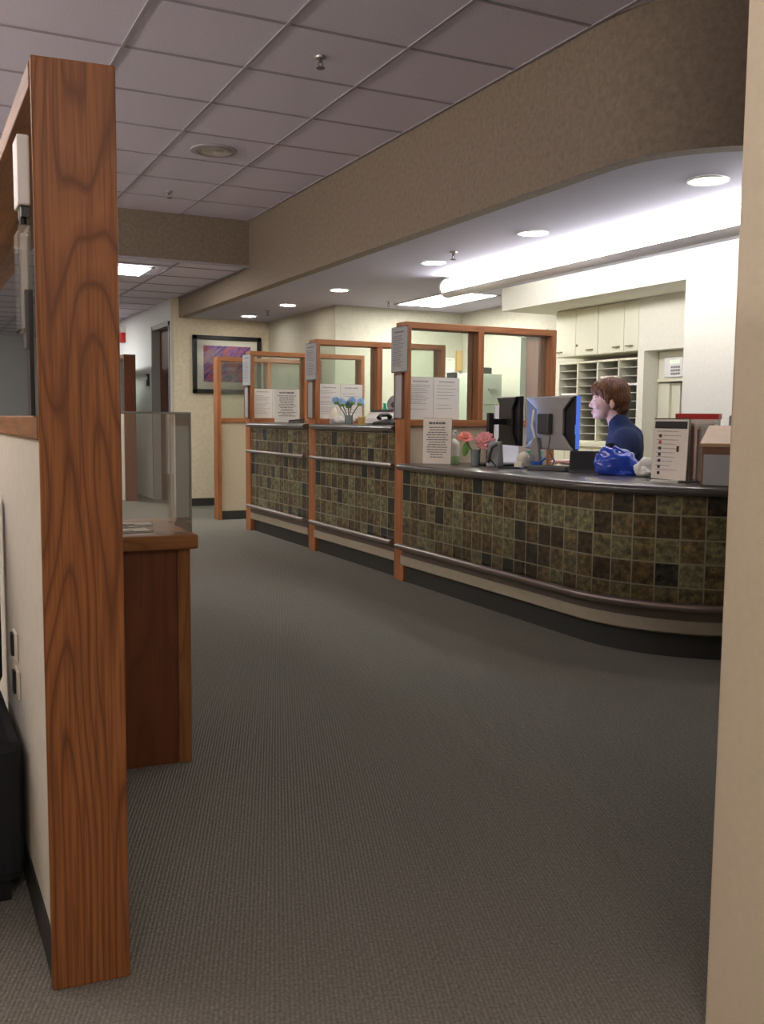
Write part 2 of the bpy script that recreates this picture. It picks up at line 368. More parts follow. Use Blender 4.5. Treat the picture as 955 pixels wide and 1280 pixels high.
# ------------------------------------------------------------------ counters
def counter(label, path, top_z, hi, topdepth, x_extra=0):
    th = thing('reception_counter', label, 'counter', (path[0][0], path[0][1], 0), 0, None)
    P = [(x-path[0][0], y-path[0][1], nx, ny) for x, y, nx, ny in path]
    def sw(name, prof, mat, smooth=True, bevel=0):
        m = MB(); m.sweep(P, prof); return m.build(name, mat, th, smooth=smooth)
    e = top_z
    # worktop with rounded nose
    sw('worktop', [(.035, e), (.052, e-.008), (.058, e-.022), (.052, e-.038), (.035, e-.046), (-topdepth, e-.046), (-topdepth, e)], M['laminate'])
    sw('tile_face', [(0, .27), (0, e-.046), (-.06, e-.046), (-.06, .27)], M['tilework'])
    sw('foot_band', [(.004, .19), (.004, .272), (-.06, .272), (-.06, .19)], M['bronze_dark'])
    sw('base_strip', [(.0, .12), (.012, .13), (.012, .19), (-.06, .19), (-.06, .12)], M['stone'])
    sw('kick_plate', [(-.03, 0), (-.03, .12), (-.06, .12), (-.06, 0)], M['base_rubber'])
    def rail(name, z, r):
        sw(name, [(.045+r*math.cos(a), z+r*math.sin(a)) for a in [2*PI*k/10 for k in range(10)]], M['bronze'])
    rail('foot_rail', .262, .021)
    if hi: rail('chair_rail', .822, .017)
    for i in range(3, len(P)-1, 3):
        x, y, nx, ny = P[i]; m = MB(); m.tube([(x-nx*.01, y-ny*.01, .262), (x+nx*.045, y+ny*.045, .262)], .008, 8); m.build('rail_bracket', M['bronze'], th)
    return th
c1 = counter('low curved reception counter with mottled dark square tiles, nearest of the three', front_path(XB, 6.045, 5.25, split=5), .845, False, .70)
# inner worktop supports so the desk stands
b = MB(); b.box(.06, .70, -.06, -.02, .0, .80); b.build('end_panel', M['cabinet'], c1)
def straight(y0, y1): return [(3.19, y0+(y1-y0)*i/8, -1, 0) for i in range(9)]
c2 = counter('tall tiled reception counter between the nearest and second wooden partitions', straight(7.765, 6.205), 1.11, True, .62)
c3 = counter('tall tiled reception counter between the second and third wooden partitions', straight(9.485, 7.925), 1.11, True, .42)
for c, L, xo in ((c2, 1.56, .2), (c3, 1.56, 0)):
    b = MB(); b.box(.36+xo, .41+xo, -L, 0, 0, 1.06); b.build('back_panel', M['cabinet'], c)

# ------------------------------------------------------------------ wooden partitions
def make_partition():
    th = link(bpy.data.objects.new('glazed_partition', None))
    D, W, T = .15, 1.29, .047
    b = MB(); b.box(0, T, 0, D, 0, 1.79); b.build('post', M['oak_z'], th, bevel=.004)
    b = MB(); b.box(W-T, W, 0, D, 0, 1.79); b.build('post', M['oak_z'], th, bevel=.004)
    b = MB(); b.box(0, W, 0, D, 1.79, 1.836); b.build('top_rail', M['oak_x'], th, bevel=.004)
    b = MB(); b.box(.595, .645, .0, D, 1.155, 1.79); b.build('mullion', M['oak_z'], th, bevel=.003)
    b = MB(); b.box(T, W-T, 0, D, 1.108, 1.155); b.build('middle_rail', M['oak_x'], th, bevel=.003)
    b = MB(); b.box(T, .595, .07, .078, 1.155, 1.79); b.build('glass_pane', M['glass'], th)
    b = MB(); b.box(.645, W-T, .07, .078, 1.155, 1.79); b.build('glass_pane', M['glass'], th)
    b = MB(); b.box(T, W-T, .03, .12, .1, 1.108); b.build('lower_panel', M['fabric_beige'], th)
    b = MB(); b.box(T, W-T, .022, .128, 0, .1); b.build('panel_base', M['base_rubber'], th)
    return th
def copy_tree(o, parent=None):
    c = o.copy(); link(c)
    if parent: c.parent = parent
    for ch in list(o.children): copy_tree(ch, c)
    return c
pp = [(3.163, 6.05, 'glazed oak partition nearest the camera, at the end of the low curved counter'),
      (3.188, 7.77, 'second glazed oak partition, between the two tall tiled counters'),
      (3.178, 9.49, 'third glazed oak partition, at the far end of the tall counters'),
      (3.165, 10.6, 'farthest glazed oak partition, standing near the framed picture')]
proto = make_partition()
for i, (x, y, lab) in enumerate(pp):
    o = proto if i == 0 else copy_tree(proto)
    o.location = (x, y, 0); tag(o, lab, 'partition', 'glazed oak partitions along the counter')

# ------------------------------------------------------------------ papers
rnd = random.Random(4)
def lines(m, w, h, y, rows, seed, x0=0, z0=0, center=False, thick=.004, margin=.12):
    r = random.Random(seed)
    for k in range(rows):
        z = z0+h*(.80-.70*k/rows); L = w*(1-2*margin)*r.uniform(.55, 1)
        if r.random() < .15: continue
        xs = x0+w*margin+((w*(1-2*margin)-L)/2 if center else 0); xe = xs+L
        x = xs
        while x < xe:
            q = min(xe, x+w*r.uniform(.06, .18)); m.box(x, q, y-.0012, y, z, z+thick); x = q+w*.02
def sheet(name, label, cat, loc, rotz, w=.243, h=.315, mat='paper', rows=14, seed=1, group=None, tilt=0, center=False, title=True, ink='ink_soft', backing=None, thick=.004):
    th = thing(name, label, cat, loc, rotz, group)
    mt = Matrix.Rotation(tilt, 4, 'X')
    def fin(m, n, mat): 
        bmesh.ops.transform(m.bm, matrix=mt, verts=m.bm.verts); return m.build(n, mat, th)
    m = MB(); m.box(0, w, 0, .003, 0, h); fin(m, 'paper', M[mat])
    if backing:
        m = MB(); m.box(-.004, w+.004, .003, .007, -.002, h+.006); m.box(-.004, w+.004, -.003, -.0015, -.0, h*.02); fin(m, 'holder', M[backing])
    m = MB(); lines(m, w, h, 0, rows, seed, center=center, thick=thick)
    if title:
        r = random.Random(seed+9); x = w*.2
        while x < w*.8: q = x+w*.1*r.uniform(.6, 1.3); m.box(x, min(q, w*.8), -.0012, 0, h*.88, h*.88+thick*2.4); x = q+w*.02
    fin(m, 'printed_lines', M[ink]); return th
# pairs of notices taped to the glass of the three partitions
for i, (x, y, _) in enumerate(pp[:3]):
    wh = ['nearest', 'second', 'third'][i]
    sheet('notice', f'white printed notice taped on the {wh} partition glass, left of its pair', 'notice', (x+.052, y+.066, 1.158), 0, .212, .30, 'paper', 16, 20+i, 'paired notices on the partition glass')
    sheet('notice', f'white printed notice taped on the {wh} partition glass, right of its pair', 'notice', (x+.268, y+.066, 1.158), 0, .212, .30, 'paper', 9, 30+i, 'paired notices on the partition glass')
    # sheets on the aisle face of the posts (facing -X)
    sheet('hanging_sign', f'grey printed sheet in clear holder high on the {wh} partition post', 'sign', (x-.014, y+.195, 1.485), -PI/2, .243, .315, 'paper_grey', 16, 40+i, 'sheets on the partition posts', backing='lens', ink='ink')
    th = sheet('framed_slip', f'narrow grey slip in dark red frame on the {wh} partition post', 'sign', (x-.016, y+.125, 1.165), -PI/2, .105, .30, 'paper_grey', 12, 50+i, 'narrow slips on the partition posts', title=False, ink='ink_soft')
    m = MB(); m.box(-.012, .0, -.004, .014, -.01, .315); m.box(.105, .112, -.004, .014, -.01, .315); m.box(-.012, .112, -.004, .014, .302, .315); m.build('slip_frame', M['box_wood_dark'], th)
sheet('counter_sign', 'cream lettered sign standing on the low counter beside the nearest post', 'sign', (3.215, 5.88, .847), -.76, .20, .315, 'paper_pink', 13, 61, tilt=-.05, center=True, ink='ink', backing='lens', thick=.006)
sheet('counter_sign', 'white lettered sign standing on the farthest tall counter', 'sign', (3.30, 9.10, 1.112), -.2, .25, .33, 'paper', 14, 62, tilt=-.05, center=True, ink='ink', backing='lens', thick=.006)

# ------------------------------------------------------------------ near partition (left foreground)
th = thing('waiting_area_partition', 'tall foreground partition with heavy oak end post and cream lower panel', 'partition', (.23, 1.94, 0), 0)
W = .152
b = MB(); b.box(0, W, 0, .035, 0, 1.812); b.build('end_post', M['oak_post'], th, bevel=.003, rotz=-.09)
def L2(name, mat, *bx, bevel=0):
    m = MB()
    for q in bx: m.box(*q)
    return m.build(name, mat, th, bevel=bevel)
L2('top_rail', M['desk_y'], (0, W, .035, 4.0, 1.765, 1.812), bevel=.003)
L2('middle_rail', M['desk_y'], (0, W, .035, 4.0, 1.105, 1.152), bevel=.003)
L2('far_post', M['desk_z'], (0, W, 4.0, 4.05, 0, 1.812), bevel=.003)
L2('glass_pane', M['glass'], (.11, .118, .035, 4.0, 1.152, 1.765))
L2('lower_panel', M['panel_cream'], (.008, W-.008, .035, 4.0, .1, 1.105))
L2('panel_base', M['base_rubber'], (.004, W-.004, .035, 4.0, 0, .1))
# jacks on the panel
for k, (z0, lab) in enumerate(((.575, 'white wall jack plate on the cream panel, upper one'), (.485, 'white wall jack plate on the cream panel, lower one'))):
    t2 = thing('jack_plate', lab, 'outlet', (.237, 2.56-.03*k, z0), 0, 'jack plates on the cream panel')
    m = MB(); m.box(-.006, 0, -.04, .04, -.035, .035); m.build('cover', M['ivory'], t2, bevel=.002)
    m = MB(); m.box(-.012, -.006, .0, .034, -.028, .028); m.build('socket', M['black'], t2)
# holders hung by the post
t2 = thing('literature_holder', 'white folder stack clipped high at the oak end post', 'holder', (.230, 1.985, 1.53), 0)
m = MB(); m.box(-.022, 0, 0, .075, .02, .15); m.build('folders', M['white'], t2, bevel=.003)
m = MB(); m.box(-.016, 0, .01, .06, 0, .02); m.tube([(-.01, .03, -.012), (-.01, .03, .02)], .008, 8); m.build('clip', M['black'], t2)
t2 = thing('brochure_pocket', 'clear plastic brochure pocket hanging under the white folders', 'holder', (.230, 2.0, 1.315), 0)
m = MB(); m.box(-.022, -.019, 0, .075, 0, .19); m.box(-.004, 0, 0, .075, 0, .2); m.box(-.022, 0, 0, .075, 0, .004); m.box(-.022, 0, 0, .003, 0, .2); m.build('pocket', M['lens'], t2)
m = MB(); m.box(-.017, -.006, .005, .07, .006, .185); m.build('leaflets', M['paper'], t2)
t2 = thing('clipboard', 'dark clipboard leaning on the middle rail behind the oak post', 'clipboard', (.230, 1.985, 1.152), 0)
m = MB(); m.box(-.008, 0, 0, .05, 0, .24); m.build('board', M['black'], t2)
m = MB(); m.box(-.013, -.008, .0, .05, .13, .24); m.build('clip', M['dark_grey'], t2)

# waiting chair against the partition, black
t2 = thing('waiting_chair', 'black upholstered chair edge at the far left beside the cream panel', 'chair', (-.062, 2.24, 0), 0)
m = MB(); m.box(-.42, .285, .10, .66, .05, .40); m.build('base', M['black_soft'], t2, bevel=.03)
m = MB(); m.box(-.34, .20, .08, .58, .40, .50); m.build('seat', M['black_soft'], t2, bevel=.03)
m = MB(); m.box(-.42, .285, .56, .66, .40, .95); m.build('backrest', M['black_soft'], t2, bevel=.03)
for sx in (-.38, .22):
    for sy in (.13, .6):
        m = MB(); m.box(sx, sx+.035, sy, sy+.035, 0, .05); m.build('leg', M['black'], t2)

# ------------------------------------------------------------------ oak cabinet with acrylic box
th = thing('oak_cabinet', 'dark oak cabinet with lighter overhanging top behind the foreground post', 'cabinet', (.385, 3.12, 0), -.03)
def L3(name, mat, *bx, bevel=0, par=None):
    m = MB()
    for q in bx: m.box(*q)
    return m.build(name, mat, par or th, bevel=bevel)
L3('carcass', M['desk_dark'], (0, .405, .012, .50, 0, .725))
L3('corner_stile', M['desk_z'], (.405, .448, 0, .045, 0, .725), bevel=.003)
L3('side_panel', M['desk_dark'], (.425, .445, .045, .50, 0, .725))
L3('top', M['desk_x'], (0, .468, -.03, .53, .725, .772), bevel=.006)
th = thing('acrylic_box', 'clear acrylic display box standing on the oak cabinet', 'display box', (.46, 3.14, .774), -.03)
L3('front_plate', M['acrylic'], (0, .385, 0, .007, 0, .392), par=th)
L3('side_plate', M['acrylic'], (.378, .385, .007, .36, 0, .392), par=th)
m = MB(); m.tube([(0, .0035, .392), (.385, .0035, .392)], .0035, 6); m.tube([(.3825, .0035, 0), (.3825, .0035, .392)], .0035, 6); m.build('polished_edge', M['acrylic_edge'], th)
for k in range(3):
    t2 = thing('leaflet', ['leaflet lying flat in front inside the acrylic box', 'leaflet lying in the middle inside the acrylic box', 'leaflet lying at the back inside the acrylic box'][k], 'leaflet', (.52+.02*k, 3.17+.105*k, .774), [.05, .22, -.1][k], 'leaflets in the acrylic box')
    m = MB(); m.box(0, .21, 0, .10, 0, .003); m.build('pages', M['paper_pink'], t2)
    m = MB(); m.box(.0, .21, .0, .010, .003, .0042); m.box(.03, .15, .03, .034, .003, .0042); m.box(.03, .12, .05, .054, .003, .0042); m.build('print', M['ink_black'], t2)

# ------------------------------------------------------------------ lights and ceiling hardware
def tube_light():
    th = thing('tube_light', 'long white glowing tube fixture under the soffit above the desks', 'light fixture', (4.45, 3.0, 2.335))
    L, r = 4.68, .083
    def arc(a0, a1, rr, n=14): return [(rr*math.cos(a0+(a1-a0)*k/n), rr*math.sin(a0+(a1-a0)*k/n)) for k in range(n+1)]
    m = MB(); m.prism(arc(math.radians(-32), math.radians(212), r), 0, L, 'y'); m.build('diffuser', M['tube_glow'], th, smooth=True)
    m = MB(); o = arc(math.radians(210), math.radians(330), r+.002); i = arc(math.radians(330), math.radians(210), r-.02); m.prism(o+i, -.01, L+.01, 'y'); m.build('housing', M['white'], th, smooth=True)
    for y in (-.03, L): 
        m = MB(); m.prism(arc(0, 2*PI*.999, r+.004, 24), y, y+.03, 'y'); m.build('end_cap', M['white'], th, smooth=True)
    m = MB()
    for y in (.5, 1.7, 2.9, 4.1): m.box(-.012, .012, y, y+.03, .07, .105)
    m.build('mount', M['white'], th)
tube_light()
def downlight(loc, i):
    th = thing('downlight', ['recessed round downlight nearest the camera beside the right wall', 'second recessed round downlight from the right, over the low counter', 'third recessed round downlight, left of the tube end', 'fourth recessed round downlight, over the second counter', 'fifth recessed round downlight, second smallest', 'farthest and smallest recessed round downlight'][i], 'downlight', loc, 0, 'downlights in the soffit')
    m = MB(); m.lathe([(.085, -.001), (.085, -.008), (.108, -.008), (.11, -.0005)], n=28); m.build('trim_ring', M['white'], th, smooth=True)
    m = MB(); m.lathe([(.0001, -.005), (.086, -.005), (.086, -.0012), (.0001, -.0012)], n=28); m.build('lens', M['dl_glow'], th)
for i, (x, y) in enumerate(((3.893, 3.987), (3.924, 5.639), (3.938, 7.069), (3.95, 9.0), (3.952, 10.46), (3.952, 11.84))): downlight((x, y, 2.44), i)
def troffer(label, loc, w, l, mat, group=None):
    th = thing('troffer_light', label, 'light fixture', loc, 0, group)
    m = MB()
    for q in ((-w/2, w/2, -l/2, -l/2+.03), (-w/2, w/2, l/2-.03, l/2), (-w/2, -w/2+.03, -l/2, l/2), (w/2-.03, w/2, -l/2, l/2)): m.box(*q, -.012, -.001)
    m.build('frame', M['white'], th)
    m = MB(); m.box(-w/2+.03, w/2-.03, -l/2+.03, l/2-.03, -.008, -.003); m.build('diffuser', mat, th)
troffer('rectangular ceiling panel light behind the end of the tube fixture', (5.24, 9.12, 2.44), .58, 1.26, M['tr_glow'])
troffer('rectangular ceiling panel light in the corridor beyond the cross beam', (2.03, 10.40, 2.685), .66, .66, M['tr_glow'])
troffer('unseen ceiling panel light set deep in the corridor to brighten it', (1.6, 15.3, 2.685), .66, 1.3, M['tr_glow'])  # unseen lamp, placed deep to brighten the corridor wall
def pendant(label, loc, rotz, L):
    th = thing('pendant_tube', label, 'light fixture', loc, rotz, 'pendant tubes of the waiting area')
    m = MB(); m.tube([(0, 0, 0), (0, L, 0)], .06, 16); m.build('diffuser', M['tr_glow2'], th, smooth=True)
    for y in (-.03, L):
        m = MB(); m.tube([(0, y, 0), (0, y+.03, 0)], .066, 16); m.build('end_cap', M['white'], th)
    for y in (.4, L-.4):
        m = MB(); m.tube([(0, y, .05), (0, y, 3.149-loc[2])], .008, 6); m.build('hanger', M['steel'], th)
pendant('long pendant tube light left of the foreground partition', (-1.5, 2.6, 2.72), 0, 6.4)
pendant('unseen fill tube added behind the camera', (-1.6, -1.4, 2.72), -PI/2, 2.3)  # unseen fill lamp, added to light the near post and right wall
def sprinkler(loc, lab):
    th = thing('sprinkler', lab, 'sprinkler', loc, 0, 'ceiling sprinklers')
    m = MB(); m.lathe([(.0001, -.001), (.032, -.001), (.030, -.010), (.012, -.016), (.0001, -.016)], n=16); m.build('escutcheon', M['steel'], th, smooth=True)
    m = MB(); m.tube([(0, 0, -.012), (0, 0, -.03)], .009, 10); m.tube([(-.010, 0, -.03), (-.013, 0, -.045), (0, 0, -.06)], .003, 6); m.tube([(.010, 0, -.03), (.013, 0, -.045), (0, 0, -.06)], .003, 6); m.build('nozzle', M['bronze_dark'], th, smooth=True)
    m = MB(); m.lathe([(.0001, -.058), (.024, -.059), (.024, -.063), (.0001, -.064)], n=14); m.build('deflector', M['bronze_dark'], th)
sprinkler((2.14, 5.15, 3.15), 'dark sprinkler head on the main ceiling, nearest the camera')
sprinkler((2.18, 8.72, 3.15), 'small dark sprinkler head on the main ceiling near the cross beam')
sprinkler((3.83, 6.55, 2.44), 'sprinkler head on the soffit near the third downlight')
sprinkler((3.94, 11.1, 2.44), 'sprinkler head on the soffit between the two farthest downlights')
sprinkler((4.80, 9.6, 2.44), 'sprinkler head on the soffit left of the panel light')
th = thing('ceiling_speaker', 'round off-white speaker grille set in the main ceiling tiles', 'speaker', (2.15, 7.25, 3.15))
m = MB(); m.lathe([(.175, -.001), (.17, -.012), (.13, -.016), (.12, -.006)], n=32); m.build('rim', M['grid'], th, smooth=True)
m = MB()
for k in range(5): m.lathe([(.004+.023*k, -.008), (.016+.023*k, -.012), (.023+.023*k, -.008)], n=32)
m.build('grille', M['vent'], th, smooth=True)

# ------------------------------------------------------------------ back of the reception area
def cab_doors():
    th = thing('wall_cabinet', 'cream laminate wall cabinets with small handles under the white box beam', 'cabinet', (5.77, 6.66, 1.77))
    Y = [0, .30, .60, .92, 1.20]
    m = MB(); m.box(.015, .33, 0, 1.2, 0, .448); m.build('body', M['cabinet'], th)
    Y = [0, .195, .555, .885, 1.2]
    for i in range(4):
        m = MB(); m.box(0, .014, Y[i]+.004, Y[i+1]-.004, .005, .44); d = m.build('door', M['cabinet'], th, bevel=.002)
        hy = (Y[i]+.07) if i in (0, 2) else (Y[i+1]-.11)
        if i in (1,): hy = Y[i]+.05
        m = MB(); m.tube([(0, hy, .05), (-.025, hy, .05), (-.025, hy+.07, .05), (0, hy+.07, .05)], .006, 8); m.build('handle', M['brass'], d, smooth=True)
    m = MB(); m.lathe([(.0001, -.012), (.012, -.01), (.012, 0)], n=10); 
    bmesh.ops.transform(m.bm, matrix=Matrix.Translation((-.0, .86, .10)) @ Matrix.Rotation(PI/2, 4, 'Y'), verts=m.bm.verts); m.build('lock', M['brass'], th)
cab_doors()
th = thing('mail_sorter', 'cream pigeonhole mail sorter of many shelves behind the seated person', 'shelving', (5.82, 6.66, .96))
m = MB()
Y4 = [0, .31, .61, .905, 1.2]
for y in Y4: m.box(0, .26, y-.008 if y else 0, y+.008, 0, .76)
m.box(0, .26, 0, 1.208, .745, .762); m.box(0, .26, 0, 1.208, 0, .012); m.build('divider', M['cabinet'], th)
m = MB(); m.box(.25, .262, 0, 1.2, 0, .76); m.build('back_board', M['cabinet_shade'], th)
for ci in range(4):
    for k in range(1, 10): m = MB(); m.box(.012, .25, Y4[ci]+.008, Y4[ci+1]-.008, .075*k, .075*k+.007); m.build('shelf', M['slot'], th)
for k, (ci, sh, mt) in enumerate(((0, 7, 'paper'), (0, 2, 'paper_grey'), (1, 8, 'paper_pink'), (1, 5, 'paper'), (3, 6, 'paper'))):
    m = MB(); m.box(5.825, 6.03, 6.66+Y4[ci]+.03, 6.66+Y4[ci+1]-.04, .96+.073*sh+.008, .96+.073*sh+.026)
    tag(m.build('paper_stack', M[mt]), ['stack of white paper in the top right pigeonholes', 'grey papers in a low right pigeonhole', 'pinkish papers in the topmost pigeonhole of the second column from right', 'white papers halfway down the second column of pigeonholes', 'white papers in the leftmost column of pigeonholes'][k], 'papers', 'papers in the mail sorter')
th = thing('base_cabinet', 'cream laminate base cabinet below the mail sorter', 'cabinet', (5.62, 6.66, 0))
m = MB(); m.box(.02, .47, 0, 1.25, 0, .92); m.build('body', M['cabinet'], th)
m = MB(); m.box(0, .47, .002, 1.27, .92, .958); m.build('top', M['cabinet'], th, bevel=.004)
for i in range(3):
    m = MB(); m.box(.005, .02, .41*i+.005, .41*i+.405, .1, .90); d = m.build('door', M['cabinet'], th, bevel=.002)
    m = MB(); m.tube([(.005, .41*i+.2, .84), (-.02, .41*i+.2, .84), (-.02, .41*i+.28, .84), (.005, .41*i+.28, .84)], .006, 8); m.build('handle', M['brass'], d)
# recessed cupboard with keypad
th = thing('recessed_cupboard', 'pale cupboard set in the wall opening right of the mail sorter', 'cupboard', (5.93, 6.09, 0))
m = MB(); m.box(0, .15, 0, .48, 1.50, 1.76); m.box(0, .03, .34, .48, .05, 1.49); m.box(.03, .15, .24, .36, .05, 1.49); m.build('panel', M['cabinet'], th, bevel=.003)
m = MB(); m.box(.13, .15, 0, .24, .05, 1.50); m.build('dark_gap', M['black'], th)
m = MB(); m.box(-.03, .0, .04, .46, 1.50, 1.525); m.build('ledge', M['cabinet'], th)
th = thing('alarm_keypad', 'white alarm keypad with green display above the cupboard ledge', 'keypad', (5.93, 6.25, 1.535))
m = MB(); m.box(-.03, 0, 0, .22, 0, .17); m.build('body', M['white'], th, bevel=.006)
m = MB(); m.box(-.033, -.03, .03, .15, .115, .145); m.build('display', M['green_lcd'], th)
m = MB()
for a in range(3):
    for c in range(4): m.box(-.034, -.03, .03+.028*c, .05+.028*c, .02+.028*a, .038+.028*a)
m.build('keys', M['grey'], th)
# file cabinet, side organiser, papers on back wall
th = thing('filing_cabinet', 'tall pale green metal filing cabinet behind the nearest partition glass', 'cabinet', (5.62, 9.0, 0))
m = MB(); m.box(.02, .28, 0, .5, 0, 1.66); m.build('body', M['file_green'], th, bevel=.006)
for k in range(5):
    m = MB(); m.box(.03, .27, -.012, 0, .05+.32*k, .35+.32*k); d = m.build('drawer', M['file_green'], th, bevel=.003)
    m = MB(); m.box(.1, .2, -.03, -.012, .2+.32*k, .22+.32*k); m.build('handle', M['steel'], d)
b = MB(); b.box(5.68, 5.80, 9.05, 9.25, 1.662, 1.73); tag(b.build('dark_box', M['black'], bevel=.005), 'small dark box on top of the filing cabinet', 'box')
th = thing('wall_file', 'white wall file rack of stacked trays behind the nearest partition glass', 'file rack', (5.93, 10.2, 1.3))
m = MB(); m.box(0, .02, -.2, 0, 0, .42); m.box(.14, .16, -.2, 0, 0, .42); m.box(0, .16, -.012, 0, 0, .42); m.build('rack', M['white'], th)
for k in range(7):
    m = MB(); m.box(.02, .14, -.2, -.012, .02+.057*k, .03+.057*k); m.build('tray', M['white'] if k % 2 else M['paper_grey'], th)
m = MB(); m.box(-.04, -.0, -.19, 0, 0, .42); m.build('dark_side', M['black'], th)
sheet('notice', 'pale bluish notice pinned on the back wall above the file rack', 'notice', (5.83, 10.19, 1.66), 0, .17, .24, 'paper', 8, 71)
b = MB(); b.box(6.02, 6.09, 10.17, 10.2, 1.75, 1.99); tag(b.build('cork_board', M['ochre']), 'brown cork strip on the back wall beside the pale notice', 'board')

# ------------------------------------------------------------------ framed picture
th = thing('framed_picture', 'large black framed abstract print in purple and orange on the far wall', 'picture', (3.385, 12.45, 1.475))
Wp, Hp = .93, .75
m = MB()
for q in ((0, Wp, 0, .055), (0, Wp, Hp-.055, Hp), (0, .055, 0, Hp), (Wp-.055, Wp, 0, Hp)): m.box(q[0], q[1], -.04, -.002, q[2], q[3])
m.build('frame', M['frame_black'], th, bevel=.004)
m = MB(); m.box(.05, Wp-.05, -.02, -.005, .05, Hp-.05); m.build('mat_board', M['mat_board'], th)
t = NT('abstract_print'); v = t.coord(rot=(0, .75, 0), scale=(1, 1, 1)); mp = t.n('ShaderNodeMapping'); t.l(v, mp.inputs[0]); mp.inputs['Scale'].default_value = (4.5, 1, 26)
n1 = t.noise(mp.outputs[0], 1.3, 4, .6); n2 = t.noise(t.coord(), 6, 2)
c = t.ramp(n1, [(.28, (.03, .02, .10)), (.42, (.16, .07, .32)), (.5, (.35, .20, .52)), (.58, (.75, .16, .04)), (.66, (.20, .08, .25)), (.78, (.60, .45, .60))])
t.l(t.mix(t.math('MULTIPLY', n2, .4), c, (.18, .06, .28, 1)), t.b.inputs['Base Color']); t.b.inputs['Roughness'].default_value = .6
m = MB(); m.box(.145, Wp-.145, -.022, -.019, .15, Hp-.13); m.build('print', t.m, th)
m = MB(); m.box(.05, Wp-.05, -.028, -.025, .05, Hp-.05); m.build('glazing', M['clear_glass'], th)

# ------------------------------------------------------------------ corridor items
th = thing('fire_alarm', 'small red fire alarm with white strobe on the corridor wall', 'fire alarm', (3.15, 15.45, 2.32))
m = MB(); m.box(-.06, 0, 0, .2, 0, .15); m.build('body', M['red'], th, bevel=.008)
m = MB(); m.box(-.085, -.06, .03, .17, .16, .23); m.box(-.06, 0, .0, .2, .15, .24); m.build('strobe', M['white'], th, bevel=.005)
th = thing('wall_switch', 'dark card reader on the white corridor wall left of the door', 'switch', (3.15, 13.85, 1.6))
m = MB(); m.box(-.03, 0, 0, .09, 0, .17); m.build('plate', M['black'], th, bevel=.004)
m = MB(); m.box(-.034, -.03, .02, .07, .09, .14); m.build('button', M['white'], th)
th = thing('corridor_partition', 'brown oak partition end in the corridor seen left of the door', 'partition', (2.72, 13.5, 0))
m = MB(); m.box(0, .16, 0, .05, 0, 2.01); m.build('end_post', M['desk_dark'], th, bevel=.003)
m = MB(); m.box(0, .16, .05, 2.2, 1.96, 2.01); m.build('top_rail', M['desk_y'], th)
m = MB(); m.box(.06, .07, .05, 2.2, 1.2, 1.96); m.build('glass_pane', M['glass'], th)
m = MB(); m.box(.01, .15, .05, 2.2, 0, 1.2); m.build('lower_panel', M['panel_cream'], th)

# ------------------------------------------------------------------ things on the low counter
ZT = .845
def flower(m, c, r, n, layers, seed, up=(0, 0, 1), len_=1.0, full=1.4):
    rr = random.Random(seed); up = Vector(up).normalized(); q = up.to_track_quat('Z', 'Y').to_matrix()
    for l in range(layers):
        tilt = .25+(full-.25)*l/max(1, layers-1)
        for k in range(n):
            a = 2*PI*(k+.5*l)/n+rr.uniform(-.1, .1)
            d = Vector((math.cos(a)*math.sin(tilt), math.sin(a)*math.sin(tilt), math.cos(tilt)))
            L = r*len_*(.6+.4*l/layers); M3 = d.to_track_quat('Z', 'Y').to_matrix()
            m.ell(Vector(c)+q @ (d*L*.55), (r*.22, r*.09, L*.5), q @ M3, u=6, v=4)
# pump bottle
def pump_bottle(label, loc, s, bodymat, lowmat):
    th = thing('pump_bottle', label, 'bottle', loc, .6)
    m = MB(); m.lathe([(.0001, .045*s), (.038*s, .045*s), (.040*s, .10*s), (.036*s, .125*s), (.014*s, .145*s), (.014*s, .155*s), (.0001, .156*s)], n=20); m.build('body', M[bodymat], th, smooth=True)
    m = MB(); m.lathe([(.0001, 0), (.036*s, 0), (.039*s, .006*s), (.0385*s, .046*s), (.0001, .047*s)], n=20); m.build('label_band', M[lowmat], th, smooth=True)
    m = MB(); m.lathe([(.015*s, .153*s), (.017*s, .17*s), (.006*s, .172*s), (.005*s, .192*s), (.0001, .193*s)], n=14); m.tube([(0, 0, .19*s), (.035*s, 0, .188*s), (.04*s, 0, .18*s)], .006*s, 8); m.build('pump', M['white'], th, smooth=True)
pump_bottle('ivory hand lotion pump bottle with green band beside the cream sign', (3.47, 5.90, ZT), 1.22, 'ivory', 'soap_green')
# pink flowers in teal glass
th = thing('flower_vase', 'small teal glass of pink flowers on the low counter', 'vase', (3.46, 5.58, ZT))
m = MB(); m.lathe([(.0001, 0), (.030, 0), (.034, .11), (.031, .11), (.027, .008), (.0001, .008)], n=20); m.build('glass', M['teal_glass'], th, smooth=True)
fl = [((-.065, .035, .185), 'petal_salmon', 3), ((.055, -.03, .165), 'petal_pink', 4)]
for k, (c, mt, ly) in enumerate(fl):
    m = MB(); m.tube([(0, 0, .01), (c[0]*.3, c[1]*.3, .1), (c[0]*.9, c[1]*.9, c[2]-.02)], .0045, 6); m.build('stem', M['stem'], th)
    m = MB(); flower(m, c, .082 if k else .066, 12, ly, 3+k, up=(-.5, -.7, .6) if k else (-.2, -.5, .9)); m.build('blossom', M[mt], th, smooth=True)
m = MB(); m.ell((-.06, .03, .115), (.028, .008, .05), Matrix.Rotation(.3, 3, 'Y')); m.build('leaf', M['leaf'], th, smooth=True)
